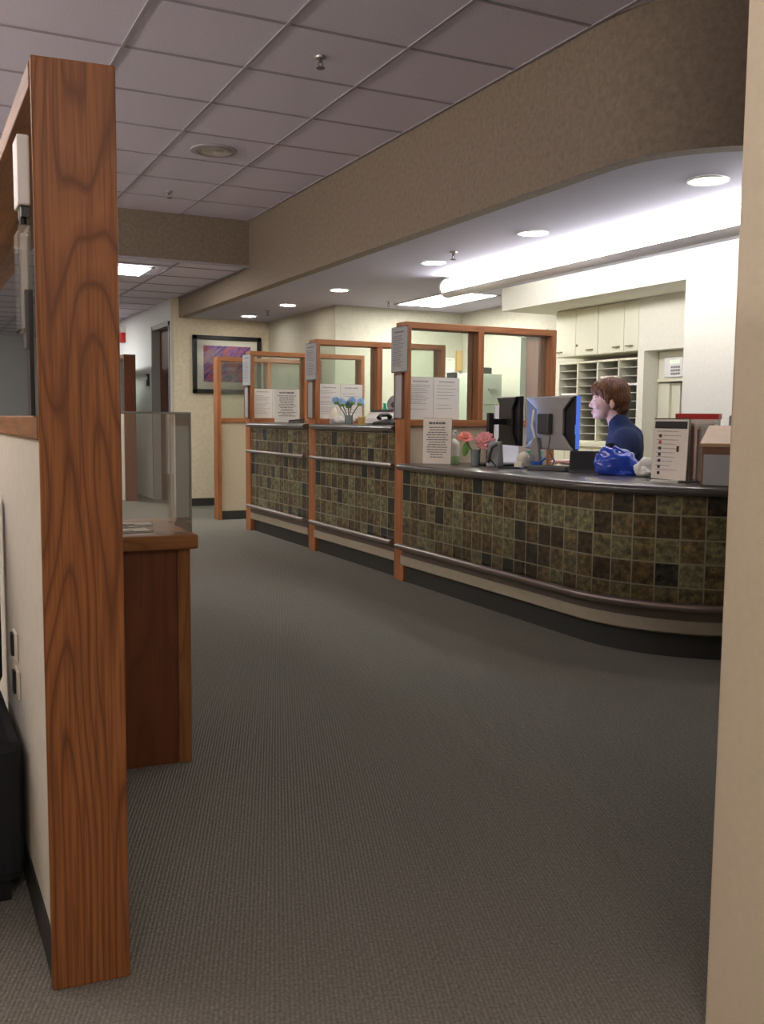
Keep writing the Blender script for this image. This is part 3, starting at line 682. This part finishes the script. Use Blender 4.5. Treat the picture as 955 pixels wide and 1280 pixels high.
# monitor (black), seen from the side
def monitor(label, loc, rotz, w, h, zc, backmat, black, name='computer_monitor'):
    """local: screen faces +X, width along Y"""
    th = thing(name, label, 'monitor', loc, rotz, 'computer monitors on the low counter')
    m = MB(); m.box(-.012, .018, -w/2, w/2, zc-h/2, zc+h/2); m.build('bezel', M['black'], th, bevel=.004)
    m = MB(); m.box(.0182, .0195, -w/2+.018, w/2-.018, zc-h/2+.018, zc+h/2-.018); m.build('screen', M['screen'], th)
    m = MB(); a, c = w/2, h/2
    prof = [(-a, c), (-a*.62, c), (-a*.38, c*.55), (-a*.38, -c*.55), (-a*.62, -c), (-a, -c)]
    # central silver hourglass shell
    hour = [(-a*.98, c*.98), (-a*.60, c*.5), (-a*.60, -c*.45), (-a*.98, -c*.98), (a*.98, -c*.98), (a*.45, -c*.45), (a*.45, c*.5), (a*.98, c*.98)]
    m.prism([(q, zc+p) for q, p in hour], -.035, -.012, 'x'); m.build('back_shell', M[backmat], th, bevel=.006)
    return th, w, h, zc
zc = .30
th, w, h, z = monitor('black computer monitor turned side on beside the pink flowers', (3.72, 5.56, ZT), -.27, .44, .33, .305, 'black', True)
m = MB(); m.box(-.16, -.125, -.03, .03, .02, .36); m.box(-.125, -.035, -.02, .02, .28, .32); m.build('stand', M['black'], th, bevel=.005)
m = MB(); m.box(-.22, .06, -.12, .12, 0, .016); m.build('foot', M['black'], th, bevel=.006)
th, w, h, z = monitor('silver backed computer monitor with blue lit edge in front of the seated person', (3.78, 5.17, ZT), .02, .52, .345, .295, 'silver', False)
m = MB(); m.box(-.010, .016, -w/2-.008, -w/2-.0005, z-h/2+.01, z+h/2-.002); m.box(-.02, .01, -w/2-.014, -w/2-.004, z-.07, z-.01); m.build('lit_edge', M['blue_edge'], th)
m = MB(); m.box(-.075, -.035, -.06, .06, z-.07, z+.06); m.build('mount_box', M['dark_grey'], th, bevel=.008)
m = MB(); m.tube([(-.05, .09, .16), (-.075, .10, .28), (-.07, .10, .38)], [.011, .014, .008], 10); m.build('stand_loop', M['white'], th, smooth=True)
m = MB(); m.prism([(.03, 0), (.15, 0), (.12, .2), (.06, .2)], -.07, -.045, 'x'); m.build('stand', M['silver'], th, bevel=.006)
m = MB(); m.box(-.14, .06, -.10, .17, 0, .014); m.build('foot', M['dark_grey'], th, bevel=.005)
# cables behind the monitors
m = MB()
m.tube([(3.60, 5.60, 1.00), (3.55, 5.52, .98), (3.50, 5.47, .90), (3.52, 5.42, .85)], .006, 8)
tag(m.build('monitor_cable', M['black'], smooth=True), 'black cable looping down behind the pink flowers', 'cable')
m = MB(); m.tube([(3.72, 5.10, 1.05), (3.68, 5.06, .97), (3.70, 5.02, .90), (3.66, 5.0, .852)], .005, 8)
tag(m.build('monitor_cable', M['dark_grey'], smooth=True), 'dark cable hanging behind the silver monitor', 'cable')
# desk phone rest (grey wedge)
th = thing('desk_phone', 'grey desk phone wedge standing right of the pink flowers', 'phone', (3.55, 5.47, ZT), .6)
m = MB(); m.prism([(-.05, 0), (.05, 0), (.02, .17), (-.02, .17)], -.04, .05, 'y'); m.build('body', M['grey'], th, bevel=.008)
m = MB(); m.tube([(-.05, -.03, .15), (-.07, .0, .13), (-.05, .04, .03)], .012, 8); m.build('handset', M['dark_grey'], th, smooth=True)
# white panel / document holder behind black monitor
th = thing('document_holder', 'upright white document holder behind the black monitor', 'holder', (3.88, 6.0, ZT), -.1)
m = MB(); m.box(0, .20, 0, .012, .01, .42); m.build('board', M['white_matte'], th)
m = MB(); m.box(.0, .20, -.04, .05, 0, .012); m.build('foot', M['white'], th)
# round white tape dispenser / cup group
th = thing('tape_dispenser', 'rounded white dispenser between the two monitors', 'dispenser', (3.66, 5.30, ZT), .2)
m = MB(); m.ell((0, 0, .055), (.055, .04, .05)); m.box(-.06, .05, -.035, .035, 0, .04); m.build('body', M['ivory'], th, smooth=True, bevel=.008)
m = MB(); m.tube([(.02, -.045, .06), (.02, .045, .06)], .02, 12); m.build('tape_roll', M['white'], th, smooth=True)
th = thing('pencil_cup', 'colourful striped pencil cup beside the silver monitor', 'cup', (3.80, 5.38, ZT))
for k, mt in enumerate(('purple', 'blue', 'green')):
    m = MB(); m.lathe([(.0001, .035*k), (.052, .035*k), (.054, .035*k+.035), (.0001, .035*k+.035)], n=20); m.build('band', M[mt], th, smooth=True)
for k, (dx, dy, mt) in enumerate(((-.02, .01, 'yellow'), (.01, -.02, 'yellow'), (.02, .02, 'blue'), (0, .0, 'white'))):
    m = MB(); m.tube([(dx*.6, dy*.6, .10), (dx*1.6, dy*1.6, .165), (dx*1.7, dy*1.7, .175)], [.006, .006, .001], 7); m.build('pen', M[mt], th)
th = thing('blue_scoop', 'small bright blue plastic tub at the foot of the striped cup', 'tub', (3.70, 5.21, ZT))
m = MB(); m.lathe([(.0001, 0), (.032, 0), (.042, .045), (.038, .045), (.028, .006), (.0001, .006)], n=18); m.build('tub', M['blue'], th, smooth=True)
m = MB(); m.tube([(.04, 0, .045), (.05, -.03, .07), (.03, -.05, .06)], .006, 8); m.build('handle', M['blue'], th, smooth=True)
th = thing('signature_pad', 'flat black signature pad lying in front of the silver monitor', 'device', (3.475, 5.0, ZT), -1.05)
m = MB(); m.box(0, .26, 0, .14, 0, .03); m.build('body', M['dark_grey'], th, bevel=.006)
m = MB(); m.box(.02, .24, .02, .12, .03, .032); m.build('surface', M['black'], th)
th = thing('pen', 'dark pen lying left of the signature pad', 'pen', (3.42, 5.24, ZT+.007), -.9)
m = MB(); m.tube([(0, 0, 0), (.15, 0, 0)], .006, 8); m.build('barrel', M['black'], th); m = MB(); m.tube([(.15, 0, 0), (.17, 0, 0)], [.006, .001], 8); m.build('tip', M['blue'], th)
# phone/terminal with angled screen
th = thing('card_terminal', 'black angled card terminal in front of the seated person', 'device', (3.64, 4.60, ZT), -.75)
m = MB(); m.prism([(0, .0), (.12, 0), (.12, .03), (.09, .13), (.075, .13), (.03, .02)], -.12, .11, 'x')
bmesh.ops.transform(m.bm, matrix=Matrix.Rotation(0, 4, 'Z'), verts=m.bm.verts); m.build('body', M['black'], th, bevel=.006)
m = MB(); m.tube([(.10, .03, .10), (.12, .04, .14), (.12, .04, .18)], [.02, .022, .026], 10); m.build('handset', M['black'], th, smooth=True)
m = MB(); m.box(-.08, .06, -.003, .001, .03, .10); 
m.bm.free()
# blue plastic bag
th = thing('plastic_bag', 'crumpled glossy blue plastic bag in front of the seated person', 'bag', (3.68, 4.37, ZT), -.8)
m = MB(); m.ell((0, 0, .055), (.13, .07, .095), u=48, v=30)
for q in m.bm.verts:
    p = q.co*14; d = noise.noise(p)*.030+abs(noise.noise(p*2.1))*.022
    k = max(0, q.co.z)/.15
    q.co += q.co.normalized()*d; q.co.x -= .06*k*k; q.co.z = max(.002, q.co.z)
m.build('film', M['blue_bag'], th, smooth=True)
m = MB(); m.tube([(-.06, 0, .12), (-.03, -.02, .165), (.03, -.01, .13), (.08, 0, .08)], [.004, .008, .008, .003], 8); m.build('handle_loop', M['blue_bag'], th, smooth=True)
# crumpled tissue
m = MB(); m.ell((0, 0, .045), (.08, .06, .055), u=24, v=16)
for q in m.bm.verts:
    q.co += q.co.normalized()*noise.noise(q.co*25)*.03; q.co.z = max(.002, q.co.z)
tag(m.build('crumpled_paper', M['white_matte'], loc=(3.74, 4.20, ZT)), 'crumpled white paper between the blue bag and the brochure poster', 'paper')
# printed poster in stand
th = sheet('brochure_stand', 'beige printed poster with black header standing at the right of the low counter', 'sign', (3.52, 3.93, ZT+.006), -1.5, .235, .315, 'paper_pink', 10, 81, tilt=-.04, title=False, backing='lens')
mt = Matrix.Rotation(-.04, 4, 'X')
m = MB(); m.box(.010, .225, -.0025, 0, .268, .305); bmesh.ops.transform(m.bm, matrix=mt, verts=m.bm.verts); m.build('header', M['ink_black'], th)
for k in range(7):
    m = MB(); m.box(.042, .058, -.0025, 0, .03+.032*k, .046+.032*k); bmesh.ops.transform(m.bm, matrix=mt, verts=m.bm.verts); m.build('icon', M['ink_red'] if k == 5 else M['ink_black'], th)
m = MB(); m.box(.165, .178, -.0025, 0, .15, .18); bmesh.ops.transform(m.bm, matrix=mt, verts=m.bm.verts); m.build('icon', M['ink_black'], th)
m = MB(); m.box(0, .235, -.03, .06, -.006, 0); m.build('foot', M['lens'], th)
# clear pen box
th = thing('pen_container', 'clear plastic container of pens beside the wooden suggestion box', 'container', (3.68, 3.76, ZT), -.9)
m = MB()
for q in ((-.08, .08, -.05, -.046), (-.08, .08, .046, .05), (-.08, -.076, -.05, .05), (.076, .08, -.05, .05)): m.box(*q, 0, .30)
m.box(-.08, .08, -.05, .05, 0, .004); m.build('walls', M['lens'], th)
rr = random.Random(3)
for k in range(8):
    x, y = rr.uniform(-.055, .055), rr.uniform(-.03, .03)
    m = MB(); m.tube([(x, y, .006), (x*1.1, y*1.1, .24+rr.uniform(0, .05))], .0075, 7); m.build('pen', M[rr.choice(['box_wood_dark', 'white', 'white', 'red', 'paper_pink', 'ivory'])], th)
m = MB(); m.box(-.09, .09, -.055, .055, .30, .308); m.build('lid', M['lens'], th)
b = MB(); b.box(-.04, .10, -.05, .03, 0, .012); tag(b.build('note_pad', M['white_matte'], loc=(3.46, 3.80, ZT), rotz=-.9), 'small white note pad at the counter edge below the poster', 'note pad')
# suggestion box
th = thing('suggestion_box', 'wooden suggestion box with slanted lid and grey notice, beside the right wall', 'box', (3.475, 3.53, ZT), -.95)
m = MB(); m.prism([(0, 0), (.22, 0), (.22, .275), (0, .195)], 0, .30, 'x'); m.build('body', M['box_wood_dark'], th, bevel=.003)
m = MB(); m.prism([(-.012, .188), (-.012, .206), (.225, .293), (.225, .275)], -.008, .308, 'x'); m.build('lid', M['box_wood'], th, bevel=.003)
m = MB(); m.box(0.002, .298, -.004, -.0005, .15, .188); m.build('front_band', M['box_wood_dark'], th)
m = MB(); m.box(.012, .288, -.006, -.001, .004, .152); m.build('notice', M['paper_grey'], th)
m = MB(); lines(m, .27, .145, -.006, 8, 5, x0=.015, z0=.005); m.build('printed_lines', M['ink_soft'], th)
m = MB(); m.tube([(.2, .10, .236), (.2, .095, .252)], .013, 10); m.build('lock', M['steel'], th)
th = thing('label_printer', 'small grey device with black label standing behind the suggestion box', 'device', (3.84, 3.72, ZT), -.95)
m = MB(); m.box(0, .22, 0, .16, 0, .345); m.build('body', M['grey'], th, bevel=.01)
m = MB(); m.box(.03, .19, -.003, 0, .30, .335); m.build('label', M['black'], th)
m = MB(); m.ell((.15, .08, .35), (.10, .08, .06), u=24, v=14)
for q in m.bm.verts: q.co += q.co.normalized()*noise.noise(q.co*22)*.02
m.build('plastic_wrap', M['white_matte'], th, smooth=True)
b = MB(); b.box(0, .22, 0, .10, 0, .34); o = tag(b.build('red_trimmed_box', M['paper_pink'], loc=(3.86, 4.12, ZT), rotz=-.95), 'pale box with red top edge behind the clear pen container', 'box')
b = MB(); b.box(-.005, .225, -.005, .105, .325, .355); b.build('red_lid', M['red'], o)

# ------------------------------------------------------------------ things on the tall counters
ZH = 1.11
pump_bottle('clear pump bottle on the middle counter left of the blue flowers', (3.29, 7.60, ZH), .95, 'ivory', 'paper_grey')
th = thing('flower_vase', 'small blue glass of blue pompom flowers on the middle counter', 'vase', (3.28, 7.27, ZH))
m = MB(); m.lathe([(.0001, 0), (.032, 0), (.034, .075), (.031, .075), (.028, .008), (.0001, .008)], n=20); m.build('glass', M['teal_glass'], th, smooth=True)
for k, c in enumerate(((-.095, .05, .20), (-.055, .02, .185), (.035, .01, .20), (.085, -.05, .19), (.02, .05, .17))):
    m = MB(); m.tube([(0, 0, .01), (c[0]*.35, c[1]*.35, .09), (c[0]*.9, c[1]*.9, c[2]-.02)], .004, 6); m.build('stem', M['stem'], th)
    m = MB(); flower(m, c, .042, 11, 5, 30+k, up=(-.4, -.6, .6), full=2.3); m.build('blossom', M['petal_blue'], th, smooth=True)
    m = MB(); m.ell((c[0]*.93, c[1]*.93, c[2]-.025), (.024, .024, .014), u=10, v=6); m.build('calyx', M['leaf'], th, smooth=True)
m = MB(); m.ell((0, 0, .04), (.09, .06, .05), u=24, v=16)
for q in m.bm.verts: q.co += q.co.normalized()*noise.noise(q.co*22)*.03; q.co.z = max(.002, q.co.z)
tag(m.build('crumpled_tissue', M['white_matte'], loc=(3.34, 7.47, ZH)), 'crumpled white tissue between the pump bottle and the blue flowers', 'tissue')
th = thing('paper_cup', 'small ochre cup on the middle counter right of the blue flowers', 'cup', (3.31, 7.08, ZH))
m = MB(); m.lathe([(.0001, 0), (.025, 0), (.032, .06), (.029, .06), (.023, .005), (.0001, .005)], n=18); m.build('cup', M['ochre'], th, smooth=True)
m = MB(); m.lathe([(.033, .055), (.035, .063), (.030, .063)], n=18); m.build('rim', M['yellow'], th, smooth=True)
th = thing('desk_printer', 'white low printer with a dark slot at the right of the middle counter', 'printer', (3.40, 7.21, ZH), -1.0)
m = MB(); m.prism([(0, 0), (.2, 0), (.2, .12), (.08, .12), (0, .05)], 0, .25, 'x'); m.build('body', M['white_matte'], th, bevel=.008)
m = MB(); m.box(.02, .23, .055, .075, .104, .124); m.build('slot', M['dark_grey'], th)
m = MB(); m.box(.02, .23, -.05, .03, .006, .012); m.build('tray', M['grey'], th)
th = thing('desk_telephone', 'black desk telephone on the middle counter beside the nearest post', 'phone', (3.27, 6.80, ZH), -1.2)
m = MB(); m.prism([(0, 0), (.17, 0), (.17, .05), (0, .02)], 0, .2, 'x'); m.build('base', M['black'], th, bevel=.004)
m = MB(); m.tube([(.05, .02, .05), (.05, .04, .075), (.05, .12, .08), (.05, .15, .06)], [.022, .014, .014, .022], 10); m.build('handset', M['black'], th, smooth=True)
th = thing('desk_fan', 'grey round desk fan with dark hub behind the middle counter phone', 'fan', (3.66, 7.18, ZH), -1.0)
m = MB(); m.lathe([(.0001, 0), (.05, 0), (.045, .015), (.01, .02), (.01, .09), (.0001, .09)], n=18); m.build('base', M['dark_grey'], th, smooth=True)
m = MB(); m.lathe([(.0001, -.03), (.055, -.025), (.078, 0), (.055, .025), (.0001, .03)], n=24); bmesh.ops.transform(m.bm, matrix=Matrix.Translation((0, 0, .165)) @ Matrix.Rotation(PI/2, 4, 'X'), verts=m.bm.verts); m.build('cage', M['grey'], th, smooth=True)
m = MB(); m.lathe([(.0001, .034), (.022, .032), (.026, .024)], n=16); bmesh.ops.transform(m.bm, matrix=Matrix.Translation((0, 0, .165)) @ Matrix.Rotation(PI/2, 4, 'X'), verts=m.bm.verts); m.build('hub', M['black'], th, smooth=True)
th = thing('green_bottle', 'small green bottle in front of the round desk fan', 'bottle', (3.63, 7.31, ZH))
m = MB(); m.lathe([(.0001, 0), (.024, 0), (.024, .13), (.012, .15), (.012, .16), (.0001, .16)], n=16); m.build('body', M['green'], th, smooth=True)
m = MB(); m.lathe([(.014, .158), (.014, .18), (.0001, .181)], n=12); m.build('cap', M['green'], th, smooth=True)
th = thing('stapler', 'black stapler lying on the farthest tall counter by the white sign', 'stapler', (3.33, 8.78, ZH), -.7)
m = MB(); m.box(0, .16, -.018, .018, 0, .012); m.build('base', M['black'], th)
m = MB(); m.prism([(0, .014), (.16, .014), (.16, .045), (.0, .03)], -.015, .015, 'y'); m.build('arm', M['black'], th, bevel=.003)

# ------------------------------------------------------------------ seated person (faces local +X)
PX, PY = 4.065, 4.95
per = thing('person', 'seated person with short auburn hair and navy knit sweater facing left', 'person', (PX, PY, 0), math.radians(146))
b = MB()
b.ell((-.005, 0, 1.318), (.104, .080, .100)); b.ell((.035, 0, 1.272), (.070, .066, .088)); b.ell((.045, 0, 1.205), (.052, .050, .040)); b.ell((.078, 0, 1.186), (.022, .024, .018))
b.ell((.082, 0, 1.306), (.022, .050, .020)); b.cap((.094, 0, 1.294), (.116, 0, 1.256), .010, .0125); b.ell((.110, 0, 1.250), (.014, .017, .010))
b.ell((.098, 0, 1.214), (.012, .024, .008)); b.ell((.094, 0, 1.203), (.012, .020, .008)); b.ell((.074, .036, 1.25), (.026, .024, .026)); b.ell((.074, -.036, 1.25), (.026, .024, .026))
for s in (1, -1):
    b.ell((-.012, s*.082, 1.262), (.018, .010, .030), Matrix.Rotation(.2, 3, 'Y')); b.ell((-.010, s*.083, 1.240), (.009, .008, .012))
b.cap((-.065, 0, 1.10), (-.028, 0, 1.22), .056, .054)
# torso, arms, legs under the clothes
b.ell((-.105, 0, .98), (.100, .155, .135)); b.ell((-.12, 0, .80), (.095, .13, .15)); b.ell((-.13, 0, .62), (.11, .155, .10))
arms = {}
for s in (1, -1):
    sh, el, wr = Vector((-.10, s*.185, 1.045)), Vector((-.015, s*.235, .83)), Vector((.20, s*.13, .895))
    b.cap(sh, el, .05, .04); b.cap(el, wr, .038, .026)
    kn, an = Vector((.36, s*.11, .60)), Vector((.34, s*.11, .10))
    b.cap((-.10, s*.09, .60), kn, .085, .06); b.cap(kn, an, .055, .035); b.cap(an, (.46, s*.12, .045), .04, .03)
    # hand: palm, four fingers, thumb, slightly curled on the keys
    pc = wr+Vector((.055, -s*.012, -.006)); b.ell(pc, (.045, .036, .014))
    for k in range(4):
        L = (.036, .042, .039, .030)[k]; y = pc.y+(k-1.5)*.0175; x0 = pc.x+.034
        p1 = Vector((x0, y, pc.z)); p2 = p1+Vector((L, 0, .004)); p3 = p2+Vector((L*.7, 0, -.014)); 
        b.cap(p1, p2, .0088, .008, 8); b.cap(p2, p3, .008, .007, 8)
    t0 = pc+Vector((-.015, -s*.030, 0)); t1 = t0+Vector((.03, -s*.022, -.003)); t2 = t1+Vector((.026, -s*.004, -.008)); b.cap(t0, t1, .011, .010, 8); b.cap(t1, t2, .010, .008, 8)
body = bake_remesh('body', b, M['skin'], .0055, per, 4)
# sweater
b = MB()
b.ell((-.105, 0, .985), (.125, .185, .150)); b.ell((-.125, 0, .82), (.125, .165, .16)); b.ell((-.135, 0, .66), (.125, .17, .09))
b.ell((-.13, 0, 1.06), (.095, .14, .075)); b.cap((-.088, 0, 1.10), (-.052, 0, 1.172), .082, .068); b.ell((-.10, 0, 1.045), (.105, .235, .085))
for s in (1, -1):
    sh, el, wr = Vector((-.105, s*.185, 1.035)), Vector((-.015, s*.238, .835)), Vector((.18, s*.14, .893))
    b.ell(sh+Vector((.005, -s*.035, -.01)), (.095, .10, .095)); b.cap(sh+Vector((0, 0, -.02)), el, .074, .066, 20); b.cap(el, wr, .058, .038, 20)
bake_remesh('sweater', b, M['navy'], .011, per, 45)
b = MB()
for s in (1, -1):
    kn, an = Vector((.36, s*.11, .60)), Vector((.34, s*.11, .14))
    b.cap((-.12, s*.09, .60), kn, .10, .075); b.cap(kn, an, .07, .055)
b.ell((-.13, 0, .61), (.13, .17, .10)); bake_remesh('trousers', b, M['trouser'], .012, per, 4)
for s in (1, -1):
    b = MB(); b.cap((.33, s*.11, .045), (.47, s*.125, .035), .045, .034); bake_remesh('shoe', b, M['black'], .008, per, 3)
# hair: cap of hair with fringe to the brow, sides over the ear top, nape
b = MB()
b.ell((-.014, 0, 1.345), (.116, .094, .092)); b.ell((-.045, 0, 1.30), (.092, .092, .095)); b.ell((-.068, 0, 1.245), (.058, .072, .055)); b.ell((-.062, 0, 1.20), (.045, .055, .040))
b.ell((.060, 0, 1.362), (.055, .072, .052))
for s in (1, -1):
    b.cap((.055, s*.062, 1.350), (.022, s*.076, 1.290), .026, .014); b.cap((.078, s*.035, 1.360), (.086, s*.048, 1.330), .024, .012)
    b.cap((.02, s*.078, 1.30), (.018, s*.079, 1.265), .018, .008)
b.cap((.088, 0, 1.365), (.100, .01, 1.335), .024, .012)
hair = bake_remesh('hair', b, M['hair'], .0065, per, 4)
for v in hair.data.vertices:
    n = v.co.copy(); a = math.atan2(n.y, n.x+.02)
    v.co += Vector((n.x+.02, n.y, n.z-1.3)).normalized()*(.0045*math.sin(a*34+8*noise.noise(n*9)))
for s in (1, -1):
    b = MB(); b.ell((.088, s*.031, 1.282), (.012, .014, .009)); e = b.build('eye', M['eye'], per, smooth=True)
    b = MB(); b.ell((.0965, s*.032, 1.282), (.005, .006, .0065)); b.build('iris', M['iris'], e, smooth=True)
    b = MB(); b.cap((.098, s*.018, 1.304), (.088, s*.046, 1.304), .0035, .0028, 8); b.build('eyebrow', M['hair'], per, smooth=True)
b = MB(); b.ell((.1035, 0, 1.2135), (.008, .019, .004)); b.ell((.101, 0, 1.2045), (.008, .016, .0045)); b.build('lips', M['lips'], per, smooth=True)
# office chair carrying the person
th = thing('office_chair', 'dark office chair under the seated person behind the low counter', 'chair', (PX+.10, PY-.06, 0), math.radians(146))
b = MB(); b.box(-.28, .26, -.27, .27, .44, .515); b.build('seat', M['black_soft'], th, bevel=.03)
b = MB(); b.box(-.33, -.28, -.23, .23, .58, .84); b.build('backrest', M['black_soft'], th, bevel=.02)
b = MB(); b.box(-.31, -.27, -.03, .03, .40, .62); b.box(-.31, 0, -.03, .03, .40, .44); b.tube([(0, 0, .08), (0, 0, .44)], .03, 12); b.build('column', M['dark_grey'], th)
for k in range(5):
    a = 2*PI*k/5; b = MB(); b.tube([(0, 0, .1), (.29*math.cos(a), .29*math.sin(a), .07)], [.028, .018], 8); lg = b.build('leg', M['dark_grey'], th)
    b = MB(); b.ell((.29*math.cos(a), .29*math.sin(a), .032), (.03, .03, .032), u=12, v=8); b.build('caster', M['black'], lg, smooth=True)

# ------------------------------------------------------------------ world, camera, scale to metres
w = bpy.data.worlds.new('World'); S.world = w; w.use_nodes = True
w.node_tree.nodes['Background'].inputs[0].default_value = (.05, .05, .06, 1); w.node_tree.nodes['Background'].inputs[1].default_value = .3
for me in bpy.data.meshes: me.transform(Matrix.Scale(K, 4))
for o in list(S.objects): o.location = o.location*K
yaw, pitch, roll = math.radians(26.3), math.radians(5.45), math.radians(.52)
f0 = Vector((math.sin(yaw), math.cos(yaw), 0)); r0 = Vector((math.cos(yaw), -math.sin(yaw), 0))
fw = f0*math.cos(pitch)+Vector((0, 0, -math.sin(pitch))); u0 = r0.cross(fw)
rt = r0*math.cos(roll)+u0*math.sin(roll); up = rt.cross(fw)
cam = bpy.data.cameras.new('camera'); co = link(bpy.data.objects.new('camera', cam)); S.camera = co
m = Matrix((rt, up, -fw)).transposed().to_4x4(); m.translation = Vector((0, 0, H*K)); co.matrix_world = m
cam.sensor_width = 36; cam.lens = 36*1207/1280; cam.clip_start = .05; cam.clip_end = 60
S.view_settings.view_transform = 'Standard'; S.view_settings.look = 'None'; S.view_settings.gamma = 1; S.view_settings.use_curve_mapping = False
S.view_settings.exposure = 0.45
